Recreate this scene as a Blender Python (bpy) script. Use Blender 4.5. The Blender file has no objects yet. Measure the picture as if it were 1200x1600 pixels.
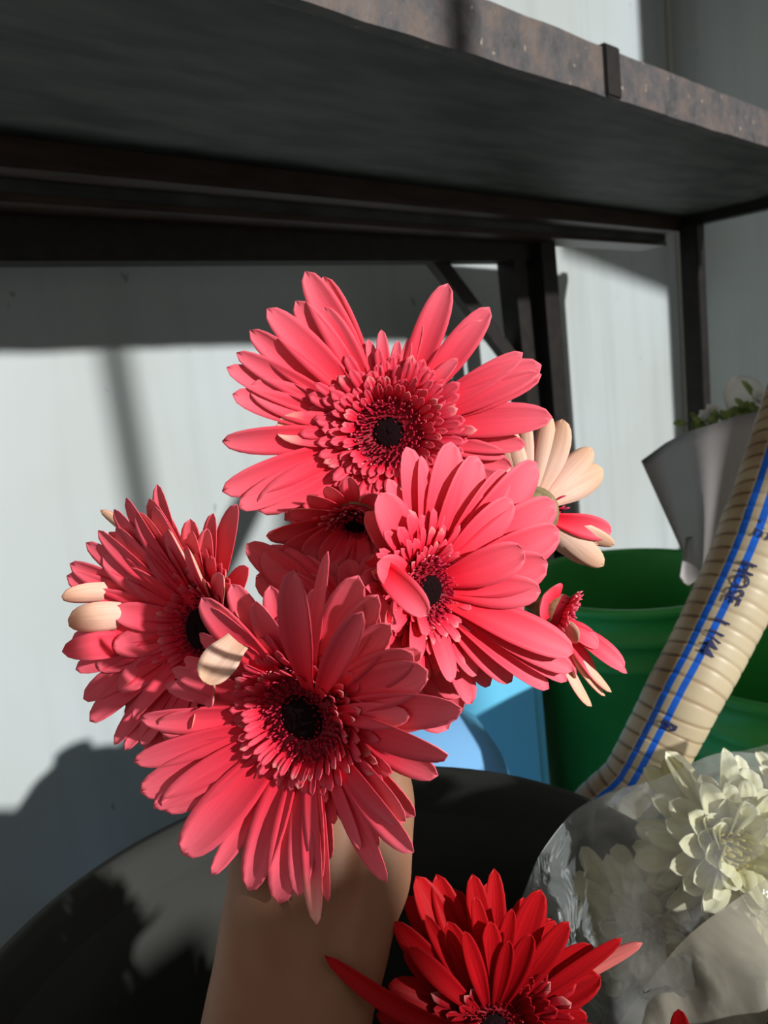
import bpy, bmesh, math, random
from mathutils import Vector, Matrix, noise
R = math.radians
random.seed(7)
C = bpy.context.scene.collection
sc = bpy.context.scene
# ------------------------------------------------------------------ camera, world, sun, exposure
CAMZ = 0.75
yaw, pitch, roll = R(43), R(10), R(6.6)
FWD = Vector((math.cos(yaw)*math.cos(pitch), math.sin(yaw)*math.cos(pitch), -math.sin(pitch)))
r0 = Vector((math.sin(yaw), -math.cos(yaw), 0)); u0 = r0.cross(FWD)
RT = math.cos(roll)*r0 - math.sin(roll)*u0
UP = math.sin(roll)*r0 + math.cos(roll)*u0
CAM = Vector((0, 0, CAMZ))
cd = bpy.data.cameras.new('camera'); cam = bpy.data.objects.new('camera', cd); C.objects.link(cam)
cam.matrix_world = Matrix(((RT.x, UP.x, -FWD.x, 0), (RT.y, UP.y, -FWD.y, 0), (RT.z, UP.z, -FWD.z, CAMZ), (0, 0, 0, 1)))
cd.sensor_fit = 'VERTICAL'; cd.sensor_height = 36; cd.lens = 27; cd.clip_start = 0.02
cd.dof.use_dof = True; cd.dof.focus_distance = 0.30; cd.dof.aperture_fstop = 17
sc.camera = cam
sc.view_settings.view_transform = 'Standard'; sc.view_settings.look = 'None'
sc.view_settings.gamma = 1; sc.view_settings.use_curve_mapping = False
sc.view_settings.exposure = 0.0
w = bpy.data.worlds.new('world'); sc.world = w; w.use_nodes = True
w.node_tree.nodes['Background'].inputs[0].default_value = (1.0, 0.95, 0.88, 1)
w.node_tree.nodes['Background'].inputs[1].default_value = 0.32
SUND = Vector((-0.08, 1, -0.33)).normalized()
sl = bpy.data.lights.new('sun', 'SUN'); sl.energy = 5.0; sl.angle = R(1.7); sl.color = (1.0, 0.985, 0.96)
sun = bpy.data.objects.new('sun', sl); C.objects.link(sun)
sun.rotation_euler = SUND.to_track_quat('-Z', 'Y').to_euler()

def P(px, py, d):
    return CAM + FWD*d + RT*((px-600)/1200*d) - UP*((py-800)/1200*d)
def N(x, y, z):                       # a direction given right / up / towards the viewer
    return (RT*x + UP*y - FWD*z).normalized()
def W(x, y, z):                       # wall-aligned coordinates measured from the lens
    return Vector((x, y, z+CAMZ))

# ------------------------------------------------------------------ materials
def nodes(name):
    m = bpy.data.materials.new(name); m.use_nodes = True
    return m, m.node_tree.nodes, m.node_tree.links, m.node_tree.nodes['Principled BSDF']
def plain(name, col, rough=.6, noise_amt=.0, scale=20, metal=0, bump=0, col2=None, stretch=(1, 1, 1), spec=.4):
    m, n, l, b = nodes(name)
    b.inputs['Base Color'].default_value = (*col, 1); b.inputs['Roughness'].default_value = rough
    b.inputs['Metallic'].default_value = metal; b.inputs['Specular IOR Level'].default_value = spec
    if noise_amt or bump or col2:
        tc = n.new('ShaderNodeTexCoord'); mp = n.new('ShaderNodeMapping'); mp.inputs['Scale'].default_value = stretch
        nt = n.new('ShaderNodeTexNoise'); nt.inputs['Scale'].default_value = scale; nt.inputs['Detail'].default_value = 6
        l.new(tc.outputs['Object'], mp.inputs[0]); l.new(mp.outputs[0], nt.inputs['Vector'])
        if noise_amt or col2:
            c2 = col2 or tuple(c*(1-noise_amt) for c in col)
            rp = n.new('ShaderNodeValToRGB'); rp.color_ramp.elements[0].position = .38; rp.color_ramp.elements[1].position = .62
            rp.color_ramp.elements[0].color = (*c2, 1); rp.color_ramp.elements[1].color = (*col, 1)
            l.new(nt.outputs[0], rp.inputs[0]); l.new(rp.outputs[0], b.inputs['Base Color'])
        if bump:
            bp = n.new('ShaderNodeBump'); bp.inputs['Strength'].default_value = bump; bp.inputs['Distance'].default_value = .003
            l.new(nt.outputs[0], bp.inputs['Height']); l.new(bp.outputs[0], b.inputs['Normal'])
    return m
def petal_mat(name, stops, tipcol, vein=.18, transl=.28, tcol=(.9, .05, .04), rough=.55):
    """stops run base -> tip along the petal (attribute r); g across; b = pale tip amount"""
    m, n, l, b = nodes(name)
    at = n.new('ShaderNodeAttribute'); at.attribute_name = 'Col'
    sp = n.new('ShaderNodeSeparateColor'); l.new(at.outputs['Color'], sp.inputs[0])
    rp = n.new('ShaderNodeValToRGB'); e = rp.color_ramp.elements
    e[0].position = stops[0][0]; e[0].color = (*stops[0][1], 1); e[1].position = stops[-1][0]; e[1].color = (*stops[-1][1], 1)
    for p_, c_ in stops[1:-1]:
        k = e.new(p_); k.color = (*c_, 1)
    l.new(sp.outputs[0], rp.inputs[0])
    # long veins
    cmb = n.new('ShaderNodeCombineXYZ'); ml = n.new('ShaderNodeMath'); ml.operation = 'MULTIPLY'; ml.inputs[1].default_value = 9
    l.new(sp.outputs[1], ml.inputs[0]); l.new(ml.outputs[0], cmb.inputs[0])
    m2 = n.new('ShaderNodeMath'); m2.operation = 'MULTIPLY'; m2.inputs[1].default_value = .9
    l.new(sp.outputs[0], m2.inputs[0]); l.new(m2.outputs[0], cmb.inputs[1])
    oi = n.new('ShaderNodeObjectInfo'); l.new(oi.outputs['Random'], cmb.inputs[2])
    nt = n.new('ShaderNodeTexNoise'); nt.inputs['Scale'].default_value = 1.1; nt.inputs['Detail'].default_value = 2
    l.new(cmb.outputs[0], nt.inputs['Vector'])
    mr = n.new('ShaderNodeMapRange'); mr.inputs[1].default_value = .35; mr.inputs[2].default_value = .65
    mr.inputs[3].default_value = 1-vein; mr.inputs[4].default_value = 1.0
    l.new(nt.outputs[0], mr.inputs[0])
    mx = n.new('ShaderNodeMix'); mx.data_type = 'RGBA'; mx.blend_type = 'MULTIPLY'; mx.inputs[0].default_value = 1
    l.new(rp.outputs[0], mx.inputs[6]); l.new(mr.outputs[0], mx.inputs[7])
    mt = n.new('ShaderNodeMath'); mt.operation = 'MULTIPLY'
    tr = n.new('ShaderNodeMapRange'); tr.inputs[1].default_value = .72; tr.inputs[2].default_value = 1.0
    l.new(sp.outputs[0], tr.inputs[0]); l.new(tr.outputs[0], mt.inputs[0]); l.new(sp.outputs[2], mt.inputs[1])
    m3 = n.new('ShaderNodeMix'); m3.data_type = 'RGBA'; m3.inputs[7].default_value = (*tipcol, 1)
    l.new(mt.outputs[0], m3.inputs[0]); l.new(mx.outputs[2], m3.inputs[6])
    l.new(m3.outputs[2], b.inputs['Base Color'])
    b.inputs['Roughness'].default_value = rough; b.inputs['Specular IOR Level'].default_value = .18
    b.inputs['Sheen Weight'].default_value = .0
    bp = n.new('ShaderNodeBump'); bp.inputs['Strength'].default_value = .12; bp.inputs['Distance'].default_value = .0004
    l.new(nt.outputs[0], bp.inputs['Height']); l.new(bp.outputs[0], b.inputs['Normal'])
    tl = n.new('ShaderNodeBsdfTranslucent'); tl.inputs[0].default_value = (*tcol, 1)
    ms = n.new('ShaderNodeMixShader'); ms.inputs[0].default_value = transl
    l.new(b.outputs[0], ms.inputs[1]); l.new(tl.outputs[0], ms.inputs[2])
    l.new(ms.outputs[0], n['Material Output'].inputs[0])
    return m
M = {}
M['petal'] = petal_mat('coral pink petal', [(0, (.74, .006, .016)), (.3, (.93, .02, .05)), (.65, (.98, .082, .135)), (1, (1.0, .18, .245))], (.98, .80, .55), vein=.08, transl=.16, tcol=(1, .05, .05))
M['petal_back'] = petal_mat('petal underside', [(0, (.88, .55, .38)), (.5, (.95, .70, .55)), (1, (.93, .62, .40))], (.85, .62, .28), vein=.16, transl=.25, tcol=(.9, .2, .12))
M['petal_rose'] = petal_mat('rose petal underside', [(0, (.85, .25, .25)), (1, (.92, .30, .32))], (.9, .7, .5), vein=.3, transl=.28, tcol=(.9, .1, .08))
M['floret'] = petal_mat('inner floret', [(0, (.66, .006, .022)), (.4, (.90, .02, .06)), (1, (.99, .12, .19))], (1.0, .55, .50), transl=.2)
M['disc'] = petal_mat('disc floret', [(0, (.22, .004, .018)), (.5, (.62, .010, .05)), (1, (.92, .12, .21))], (.95, .6, .55), transl=.1)
M['core'] = plain('flower core', (.010, .002, .003), .9, .5, 900, spec=.1)
M['red'] = petal_mat('red petal', [(0, (.22, .001, .006)), (.5, (.50, .004, .010)), (1, (.60, .008, .013))], (.9, .25, .2), vein=.35, transl=.25, tcol=(.9, .03, .01))
M['red_back'] = petal_mat('red petal underside', [(0, (.8, .2, .15)), (1, (.85, .22, .2))], (.9, .4, .3), transl=.25, tcol=(.9, .05, .02))
M['red_floret'] = petal_mat('red floret', [(0, (.12, .001, .006)), (1, (.50, .006, .016))], (.8, .4, .4), transl=.15)
M['mum'] = petal_mat('white chrysanthemum petal', [(0, (.85, .76, .16)), (.4, (.96, .91, .52)), (1, (.98, .95, .76))], (.9, .8, .4), vein=.08, transl=.3, tcol=(.8, .8, .5))
M['mum_center'] = petal_mat('yellow chrysanthemum center', [(0, (.7, .6, .12)), (1, (.86, .78, .38))], (.9, .8, .4), vein=.08, transl=.2, tcol=(.8, .7, .2))
M['stem'] = plain('green stem', (.12, .24, .05), .5, .3, 60)
M['leaf'] = plain('leaf green', (.22, .32, .08), .55, .4, 80)
M['sepal'] = plain('calyx green', (.30, .24, .12), .6, .4, 300)
M['green'] = plain('green bucket plastic', (.05, .40, .08), .38, .25, 6)
M['grey'] = plain('dark grey bin plastic', (.040, .042, .037), .85, .35, 5, spec=.15)
M['blue'] = plain('sky blue plastic', (.20, .70, 1.0), .35, .06, 4)
M['black_iron'] = plain('blackened iron', (.018, .015, .014), .45, .4, 40, metal=.3)
M['panel'] = plain('shelf underside', (.062, .072, .060), .6, 0, 7, col2=(.022, .027, .023), stretch=(1, 4, 1), bump=.2)
M['rust_beam'] = plain('rusty brown beam', (.05, .028, .018), .42, .5, 12, stretch=(1, 6, 6))
M['paper'] = plain('grey white wrapping paper', (.40, .37, .37), .6, .06, 10)
M['white_petal'] = plain('white bloom', (.85, .86, .84), .5, .1, 60)
M['concrete'] = plain('concrete floor', (.10, .095, .085), .8, .4, 8, bump=.3)
M['tarp'] = plain('grey tarpaulin', (.25, .27, .3), .6, .2, 5)
M['wood'] = plain('crate wood', (.32, .2, .1), .7, .4, 8, stretch=(1, 12, 12))
M['card'] = plain('brown cardboard', (.38, .26, .15), .8, .15, 12)
M['ceiling'] = plain('ceiling board', (.45, .45, .42), .8, .1, 4)
M['hose_blue'] = plain('blue hose stripe', (.01, .13, .68), .3, .25, 40)
M['ink'] = plain('printed dark ink', (.02, .025, .10), .5)

# wall: pale blue-grey painted boards with faint drip stains
def wall_mat():
    m, n, l, b = nodes('pale blue painted board')
    tc = n.new('ShaderNodeTexCoord')
    def nz(scale, st, det=5):
        mp = n.new('ShaderNodeMapping'); mp.inputs['Scale'].default_value = st
        t = n.new('ShaderNodeTexNoise'); t.inputs['Scale'].default_value = scale; t.inputs['Detail'].default_value = det
        l.new(tc.outputs['Object'], mp.inputs[0]); l.new(mp.outputs[0], t.inputs['Vector']); return t
    a = nz(2.2, (1, 1, 1)); s = nz(14, (1, 1, .06)); sp = nz(34, (1, 1, .6), 2)
    r1 = n.new('ShaderNodeValToRGB'); r1.color_ramp.elements[0].position = .3; r1.color_ramp.elements[1].position = .7
    r1.color_ramp.elements[0].color = (.355, .385, .375, 1); r1.color_ramp.elements[1].color = (.385, .432, .445, 1); l.new(a.outputs[0], r1.inputs[0])
    r2 = n.new('ShaderNodeMapRange'); r2.inputs[1].default_value = .25; r2.inputs[2].default_value = .5; r2.inputs[3].default_value = .86; r2.inputs[4].default_value = 1
    l.new(s.outputs[0], r2.inputs[0])
    r3 = n.new('ShaderNodeMapRange'); r3.inputs[1].default_value = .74; r3.inputs[2].default_value = .80; r3.inputs[3].default_value = 1; r3.inputs[4].default_value = .6
    l.new(sp.outputs[0], r3.inputs[0])
    mm = n.new('ShaderNodeMath'); mm.operation = 'MULTIPLY'; l.new(r2.outputs[0], mm.inputs[0]); l.new(r3.outputs[0], mm.inputs[1])
    mx = n.new('ShaderNodeMix'); mx.data_type = 'RGBA'; mx.blend_type = 'MULTIPLY'; mx.inputs[0].default_value = 1
    l.new(r1.outputs[0], mx.inputs[6]); l.new(mm.outputs[0], mx.inputs[7]); l.new(mx.outputs[2], b.inputs['Base Color'])
    b.inputs['Roughness'].default_value = .5
    return m
M['wall'] = wall_mat()
def rust_mat():
    m, n, l, b = nodes('rusty speckled lip')
    tc = n.new('ShaderNodeTexCoord')
    t = n.new('ShaderNodeTexNoise'); t.inputs['Scale'].default_value = 28; t.inputs['Detail'].default_value = 8; t.inputs['Roughness'].default_value = .7
    l.new(tc.outputs['Object'], t.inputs['Vector'])
    r = n.new('ShaderNodeValToRGB'); e = r.color_ramp.elements
    e[0].position = .32; e[0].color = (.022, .019, .018, 1); e[1].position = .60; e[1].color = (.10, .072, .06, 1)
    k = e.new(.46); k.color = (.055, .052, .056, 1); k = e.new(.68); k.color = (.10, .085, .078, 1)
    l.new(t.outputs[0], r.inputs[0])
    v = n.new('ShaderNodeTexNoise'); v.inputs['Scale'].default_value = 120; v.inputs['Detail'].default_value = 2
    l.new(tc.outputs['Object'], v.inputs['Vector'])
    q = n.new('ShaderNodeMapRange'); q.inputs[1].default_value = .70; q.inputs[2].default_value = .80; l.new(v.outputs[0], q.inputs[0])
    mx = n.new('ShaderNodeMix'); mx.data_type = 'RGBA'; mx.inputs[7].default_value = (.42, .35, .27, 1)
    l.new(q.outputs[0], mx.inputs[0]); l.new(r.outputs[0], mx.inputs[6]); l.new(mx.outputs[2], b.inputs['Base Color'])
    bp = n.new('ShaderNodeBump'); bp.inputs['Strength'].default_value = .6; bp.inputs['Distance'].default_value = .004
    l.new(t.outputs[0], bp.inputs['Height']); l.new(bp.outputs[0], b.inputs['Normal'])
    b.inputs['Roughness'].default_value = .6
    return m
M['rust'] = rust_mat()
def hose_mat():
    m, n, l, b = nodes('cream corrugated hose')
    at = n.new('ShaderNodeAttribute'); at.attribute_name = 'Col'
    sp = n.new('ShaderNodeSeparateColor'); l.new(at.outputs['Color'], sp.inputs[0])
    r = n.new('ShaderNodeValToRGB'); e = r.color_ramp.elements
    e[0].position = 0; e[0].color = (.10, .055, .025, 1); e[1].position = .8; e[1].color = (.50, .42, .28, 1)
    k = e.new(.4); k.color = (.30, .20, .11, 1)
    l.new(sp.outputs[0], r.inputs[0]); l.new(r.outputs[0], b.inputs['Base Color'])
    b.inputs['Roughness'].default_value = .42; b.inputs['Specular IOR Level'].default_value = .25; b.inputs['Subsurface Weight'].default_value = .1
    b.inputs['Subsurface Radius'].default_value = (.01, .008, .005)
    return m
M['hose'] = hose_mat()
def jug_mat():
    m, n, l, b = nodes('translucent blue jug plastic')
    b.inputs['Base Color'].default_value = (.22, .48, .80, 1); b.inputs['Roughness'].default_value = .18
    b.inputs['Transmission Weight'].default_value = .25; b.inputs['IOR'].default_value = 1.2
    return m
M['jug'] = jug_mat()
def skin_mat():
    m, n, l, b = nodes('skin')
    tc = n.new('ShaderNodeTexCoord'); t = n.new('ShaderNodeTexNoise'); t.inputs['Scale'].default_value = 40; t.inputs['Detail'].default_value = 5
    l.new(tc.outputs['Object'], t.inputs['Vector'])
    r = n.new('ShaderNodeValToRGB'); r.color_ramp.elements[0].color = (.20, .095, .052, 1); r.color_ramp.elements[1].color = (.33, .17, .10, 1)
    l.new(t.outputs[0], r.inputs[0]); l.new(r.outputs[0], b.inputs['Base Color'])
    t2 = n.new('ShaderNodeTexNoise'); t2.inputs['Scale'].default_value = 900; l.new(tc.outputs['Object'], t2.inputs['Vector'])
    bp = n.new('ShaderNodeBump'); bp.inputs['Strength'].default_value = .15; bp.inputs['Distance'].default_value = .0005
    l.new(t2.outputs[0], bp.inputs['Height']); l.new(bp.outputs[0], b.inputs['Normal'])
    b.inputs['Roughness'].default_value = .55; b.inputs['Specular IOR Level'].default_value = .3; b.inputs['Subsurface Weight'].default_value = .06; b.inputs['Subsurface Radius'].default_value = (.01, .004, .002)
    b.inputs['Subsurface Scale'].default_value = .4
    return m
M['skin'] = skin_mat(); M['nail'] = plain('nail', (.7, .45, .38), .3)
def film_mat(name, haze, gloss, tint=(.9, .92, .9)):
    m, n, l, b = nodes(name); n.remove(b)
    tr = n.new('ShaderNodeBsdfTransparent'); tr.inputs[0].default_value = (.97, .98, .98, 1)
    df = n.new('ShaderNodeBsdfDiffuse'); df.inputs[0].default_value = (*tint, 1)
    tl = n.new('ShaderNodeBsdfTranslucent'); tl.inputs[0].default_value = (*tint, 1)
    gl = n.new('ShaderNodeBsdfGlossy'); gl.inputs['Roughness'].default_value = .08
    tc = n.new('ShaderNodeTexCoord'); t = n.new('ShaderNodeTexNoise'); t.inputs['Scale'].default_value = 26; t.inputs['Detail'].default_value = 3; t.inputs['Distortion'].default_value = 1.5
    l.new(tc.outputs['Object'], t.inputs['Vector'])
    bp = n.new('ShaderNodeBump'); bp.inputs['Strength'].default_value = .5; bp.inputs['Distance'].default_value = .004
    l.new(t.outputs[0], bp.inputs['Height']); l.new(bp.outputs[0], gl.inputs['Normal'])
    m0 = n.new('ShaderNodeMixShader'); m0.inputs[0].default_value = .5; l.new(df.outputs[0], m0.inputs[1]); l.new(tl.outputs[0], m0.inputs[2])
    m1 = n.new('ShaderNodeMixShader'); l.new(tr.outputs[0], m1.inputs[1]); l.new(m0.outputs[0], m1.inputs[2])
    mr = n.new('ShaderNodeMapRange'); mr.inputs[1].default_value = .35; mr.inputs[2].default_value = .7; mr.inputs[3].default_value = haze*.6; mr.inputs[4].default_value = haze*1.5
    l.new(t.outputs[0], mr.inputs[0]); l.new(mr.outputs[0], m1.inputs[0])
    m2 = n.new('ShaderNodeMixShader'); l.new(m1.outputs[0], m2.inputs[1]); l.new(gl.outputs[0], m2.inputs[2])
    fr = n.new('ShaderNodeFresnel'); fr.inputs[0].default_value = 1.45; l.new(bp.outputs[0], fr.inputs['Normal'])
    mg = n.new('ShaderNodeMath'); mg.operation = 'MULTIPLY'; mg.inputs[1].default_value = gloss; l.new(fr.outputs[0], mg.inputs[0]); l.new(mg.outputs[0], m2.inputs[0])
    l.new(m2.outputs[0], n['Material Output'].inputs[0])
    return m
M['film'] = film_mat('clear crinkled film', .13, .7)
M['film_fold'] = film_mat('doubled crinkled film', .34, .8, (.92, .88, .74))

# ------------------------------------------------------------------ object helpers
def empty(name, loc, label, cat, group=None, rz=0):
    o = bpy.data.objects.new(name, None); C.objects.link(o); o.location = loc; o.rotation_euler = (0, 0, rz)
    o.empty_display_size = .02
    o['label'] = label; o['category'] = cat
    if group: o['group'] = group
    return o
def mesh(name, V, F, mats, parent=None, mi=None, cols=None, smooth=True, origin=None):
    me = bpy.data.meshes.new(name)
    org = Vector(parent.location) if (parent is not None and origin is None) else (origin or Vector((0, 0, 0)))
    me.from_pydata([tuple(Vector(v)-org) for v in V], [], F)
    for m in (mats if isinstance(mats, (list, tuple)) else [mats]): me.materials.append(m)
    if mi: me.polygons.foreach_set('material_index', mi)
    if smooth: me.polygons.foreach_set('use_smooth', [True]*len(F))
    if cols:
        a = me.color_attributes.new('Col', 'FLOAT_COLOR', 'POINT')
        a.data.foreach_set('color', [x for c in cols for x in (c[0], c[1], c[2], 1)])
    me.update()
    o = bpy.data.objects.new(name, me); C.objects.link(o)
    if parent is not None: o.parent = parent
    else: o.location = org
    return o
def tag(o, label=None, cat=None, group=None, kind=None):
    for k, v in (('label', label), ('category', cat), ('group', group), ('kind', kind)):
        if v: o[k] = v
    return o
def box(name, lo, hi, mat, parent=None, bevel=0, rot=None, sub=0, warp=0):
    """box between two corners in parent space (parent location added by caller frame)"""
    bm = bmesh.new(); bmesh.ops.create_cube(bm, size=1)
    lo, hi = Vector(lo), Vector(hi); c = (lo+hi)/2; s = hi-lo
    for v in bm.verts: v.co = Vector((v.co.x*s.x, v.co.y*s.y, v.co.z*s.z))
    if sub:
        bmesh.ops.subdivide_edges(bm, edges=[e for e in bm.edges if e.calc_length() > max(s)*.9], cuts=sub)
    if bevel: bmesh.ops.bevel(bm, geom=bm.edges[:] if not sub else [e for e in bm.edges if e.calc_face_angle(0) > 1], offset=bevel, segments=2, affect='EDGES')
    if warp:
        for v in bm.verts:
            v.co += noise.noise_vector((v.co+c)*14)*warp
    if rot: bm.transform(rot)
    bm.transform(Matrix.Translation(c))
    me = bpy.data.meshes.new(name); bm.to_mesh(me); bm.free(); me.materials.append(mat)
    o = bpy.data.objects.new(name, me); C.objects.link(o)
    if parent: o.parent = parent
    return o
def bez(pts, n):
    """Catmull-Rom through pts"""
    out = []; p = [pts[0]*2-pts[1]]+list(pts)+[pts[-1]*2-pts[-2]]
    seg = len(pts)-1
    for i in range(n+1):
        t = i/n*seg; k = min(int(t), seg-1); t -= k
        a, b, c, d = p[k:k+4]
        out.append(.5*((2*b)+(c-a)*t+(2*a-5*b+4*c-d)*t*t+(3*b-3*c+d-a)*t**3))
    return out
def tube_geo(pts, rad, seg=10, cap=True):
    V, F = [], []; n = len(pts); ref = None
    for i, p in enumerate(pts):
        t = (pts[min(i+1, n-1)]-pts[max(i-1, 0)]).normalized()
        if ref is None: ref = t.orthogonal().normalized()
        ref = (ref - t*ref.dot(t)).normalized(); b = t.cross(ref)
        r = rad(i/(n-1)) if callable(rad) else rad
        for k in range(seg):
            a = 2*math.pi*k/seg; V.append(p+(ref*math.cos(a)+b*math.sin(a))*r)
    for i in range(n-1):
        for k in range(seg):
            a = i*seg+k; b_ = i*seg+(k+1) % seg; F.append((a, b_, b_+seg, a+seg))
    if cap:
        F.append(tuple(range(seg))[::-1]); F.append(tuple(range((n-1)*seg, n*seg)))
    return V, F
def lathe(prof, seg, org=Vector((0, 0, 0))):
    V, F = [], []
    for r, z in prof:
        for k in range(seg):
            a = 2*math.pi*k/seg; V.append(org+Vector((r*math.cos(a), r*math.sin(a), z)))
    for i in range(len(prof)-1):
        for k in range(seg):
            a = i*seg+k; b = i*seg+(k+1) % seg; F.append((a, b, b+seg, a+seg))
    return V, F

# ------------------------------------------------------------------ petals
def petal_geo(P0, P1, n, width, bulge=.12, cup=.18, thick=.0003, pale=0, ns=12, m=7, twist=0, tipcurl=0, narrow=.40, groove=.03, peak=.62, sway=0, f2=1.0):
    """front-and-back petal surface from base P0 to tip P1; n is the facing side"""
    D = P1-P0; L = D.length; n = (n-D*(n.dot(D)/max(L*L, 1e-9))).normalized()
    side0 = D.cross(n).normalized()
    Pc = P0+D*.5+n*(bulge*L)+side0*(sway*L)
    fr, bk, cols = [], [], []
    for i in range(ns):
        t = 1-(1-i/(ns-1))**1.35
        p = P0*(1-t)**2+Pc*2*t*(1-t)+P1*t*t
        tg = ((Pc-P0)*(1-t)+(P1-Pc)*t).normalized()
        if tipcurl: p = p+n*(tipcurl*L*max(0, t-.6)**2*4)
        sd = (side0*math.cos(twist*t)+n*math.sin(twist*t)); sd = (sd-tg*sd.dot(tg)).normalized()
        nl = sd.cross(tg).normalized()
        if t < peak:
            q = t/peak; wd = narrow+(1-narrow)*(q*q*(3-2*q))
        else:
            q = (t-peak)/(1-peak); wd = max(0.0, 1-q**2.4)**.5
        wd = max(wd, .03)*width/2
        for j in range(m):
            s = -1+2*j/(m-1)
            off = cup*width*(s*s-.4)*wd*2/width + groove*width*(-math.cos(s*math.pi*2.5))*.35*(wd*2/width)
            notch = -.02*L*(t > .95)*(abs(s) < .3)
            q3 = p+sd*(s*wd*f2)+nl*off+tg*notch
            fr.append(q3); bk.append(q3-nl*thick); cols.append((t, abs(s+.07), pale))
    V = fr+bk; K = ns*m; F, mi = [], []
    for i in range(ns-1):
        for j in range(m-1):
            a = i*m+j; F.append((a, a+1, a+m+1, a+m)); mi.append(0)
            F.append((K+a, K+a+m, K+a+m+1, K+a+1)); mi.append(1)
    rim = [i*m for i in range(ns)]+[(ns-1)*m+j for j in range(1, m)]+[i*m+m-1 for i in range(ns-2, -1, -1)]
    for a, b in zip(rim, rim[1:]):
        F.append((a, b, K+b, K+a)); mi.append(0)
    return V, F, mi, cols+cols
def add_petal(root, P0, P1, n, width, mats=('petal', 'petal_back'), name='petal', **k):
    V, F, mi, cols = petal_geo(P0, P1, n, width, **k)
    return mesh(name, V, F, [M[mats[0]], M[mats[1]]], root, mi, cols)

def cone_depth(px, py, Cc, n, e, d0):
    best = None; te = math.tan(e)
    for i in range(-60, 61):
        d = d0+i*.0012; v = P(px, py, d)-Cc
        h = v.dot(n); rad = (v-n*h).length
        g = abs(h-te*rad)+abs(i)*.00002
        if best is None or g < best[0]: best = (g, d)
    return best[1]

def merge(lst):
    V, F, mi, co = [], [], [], []
    for v, f, m_, c in lst:
        o = len(V); V += v; F += [tuple(x+o for x in q) for q in f]; mi += m_; co += c
    return V, F, mi, co

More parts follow.
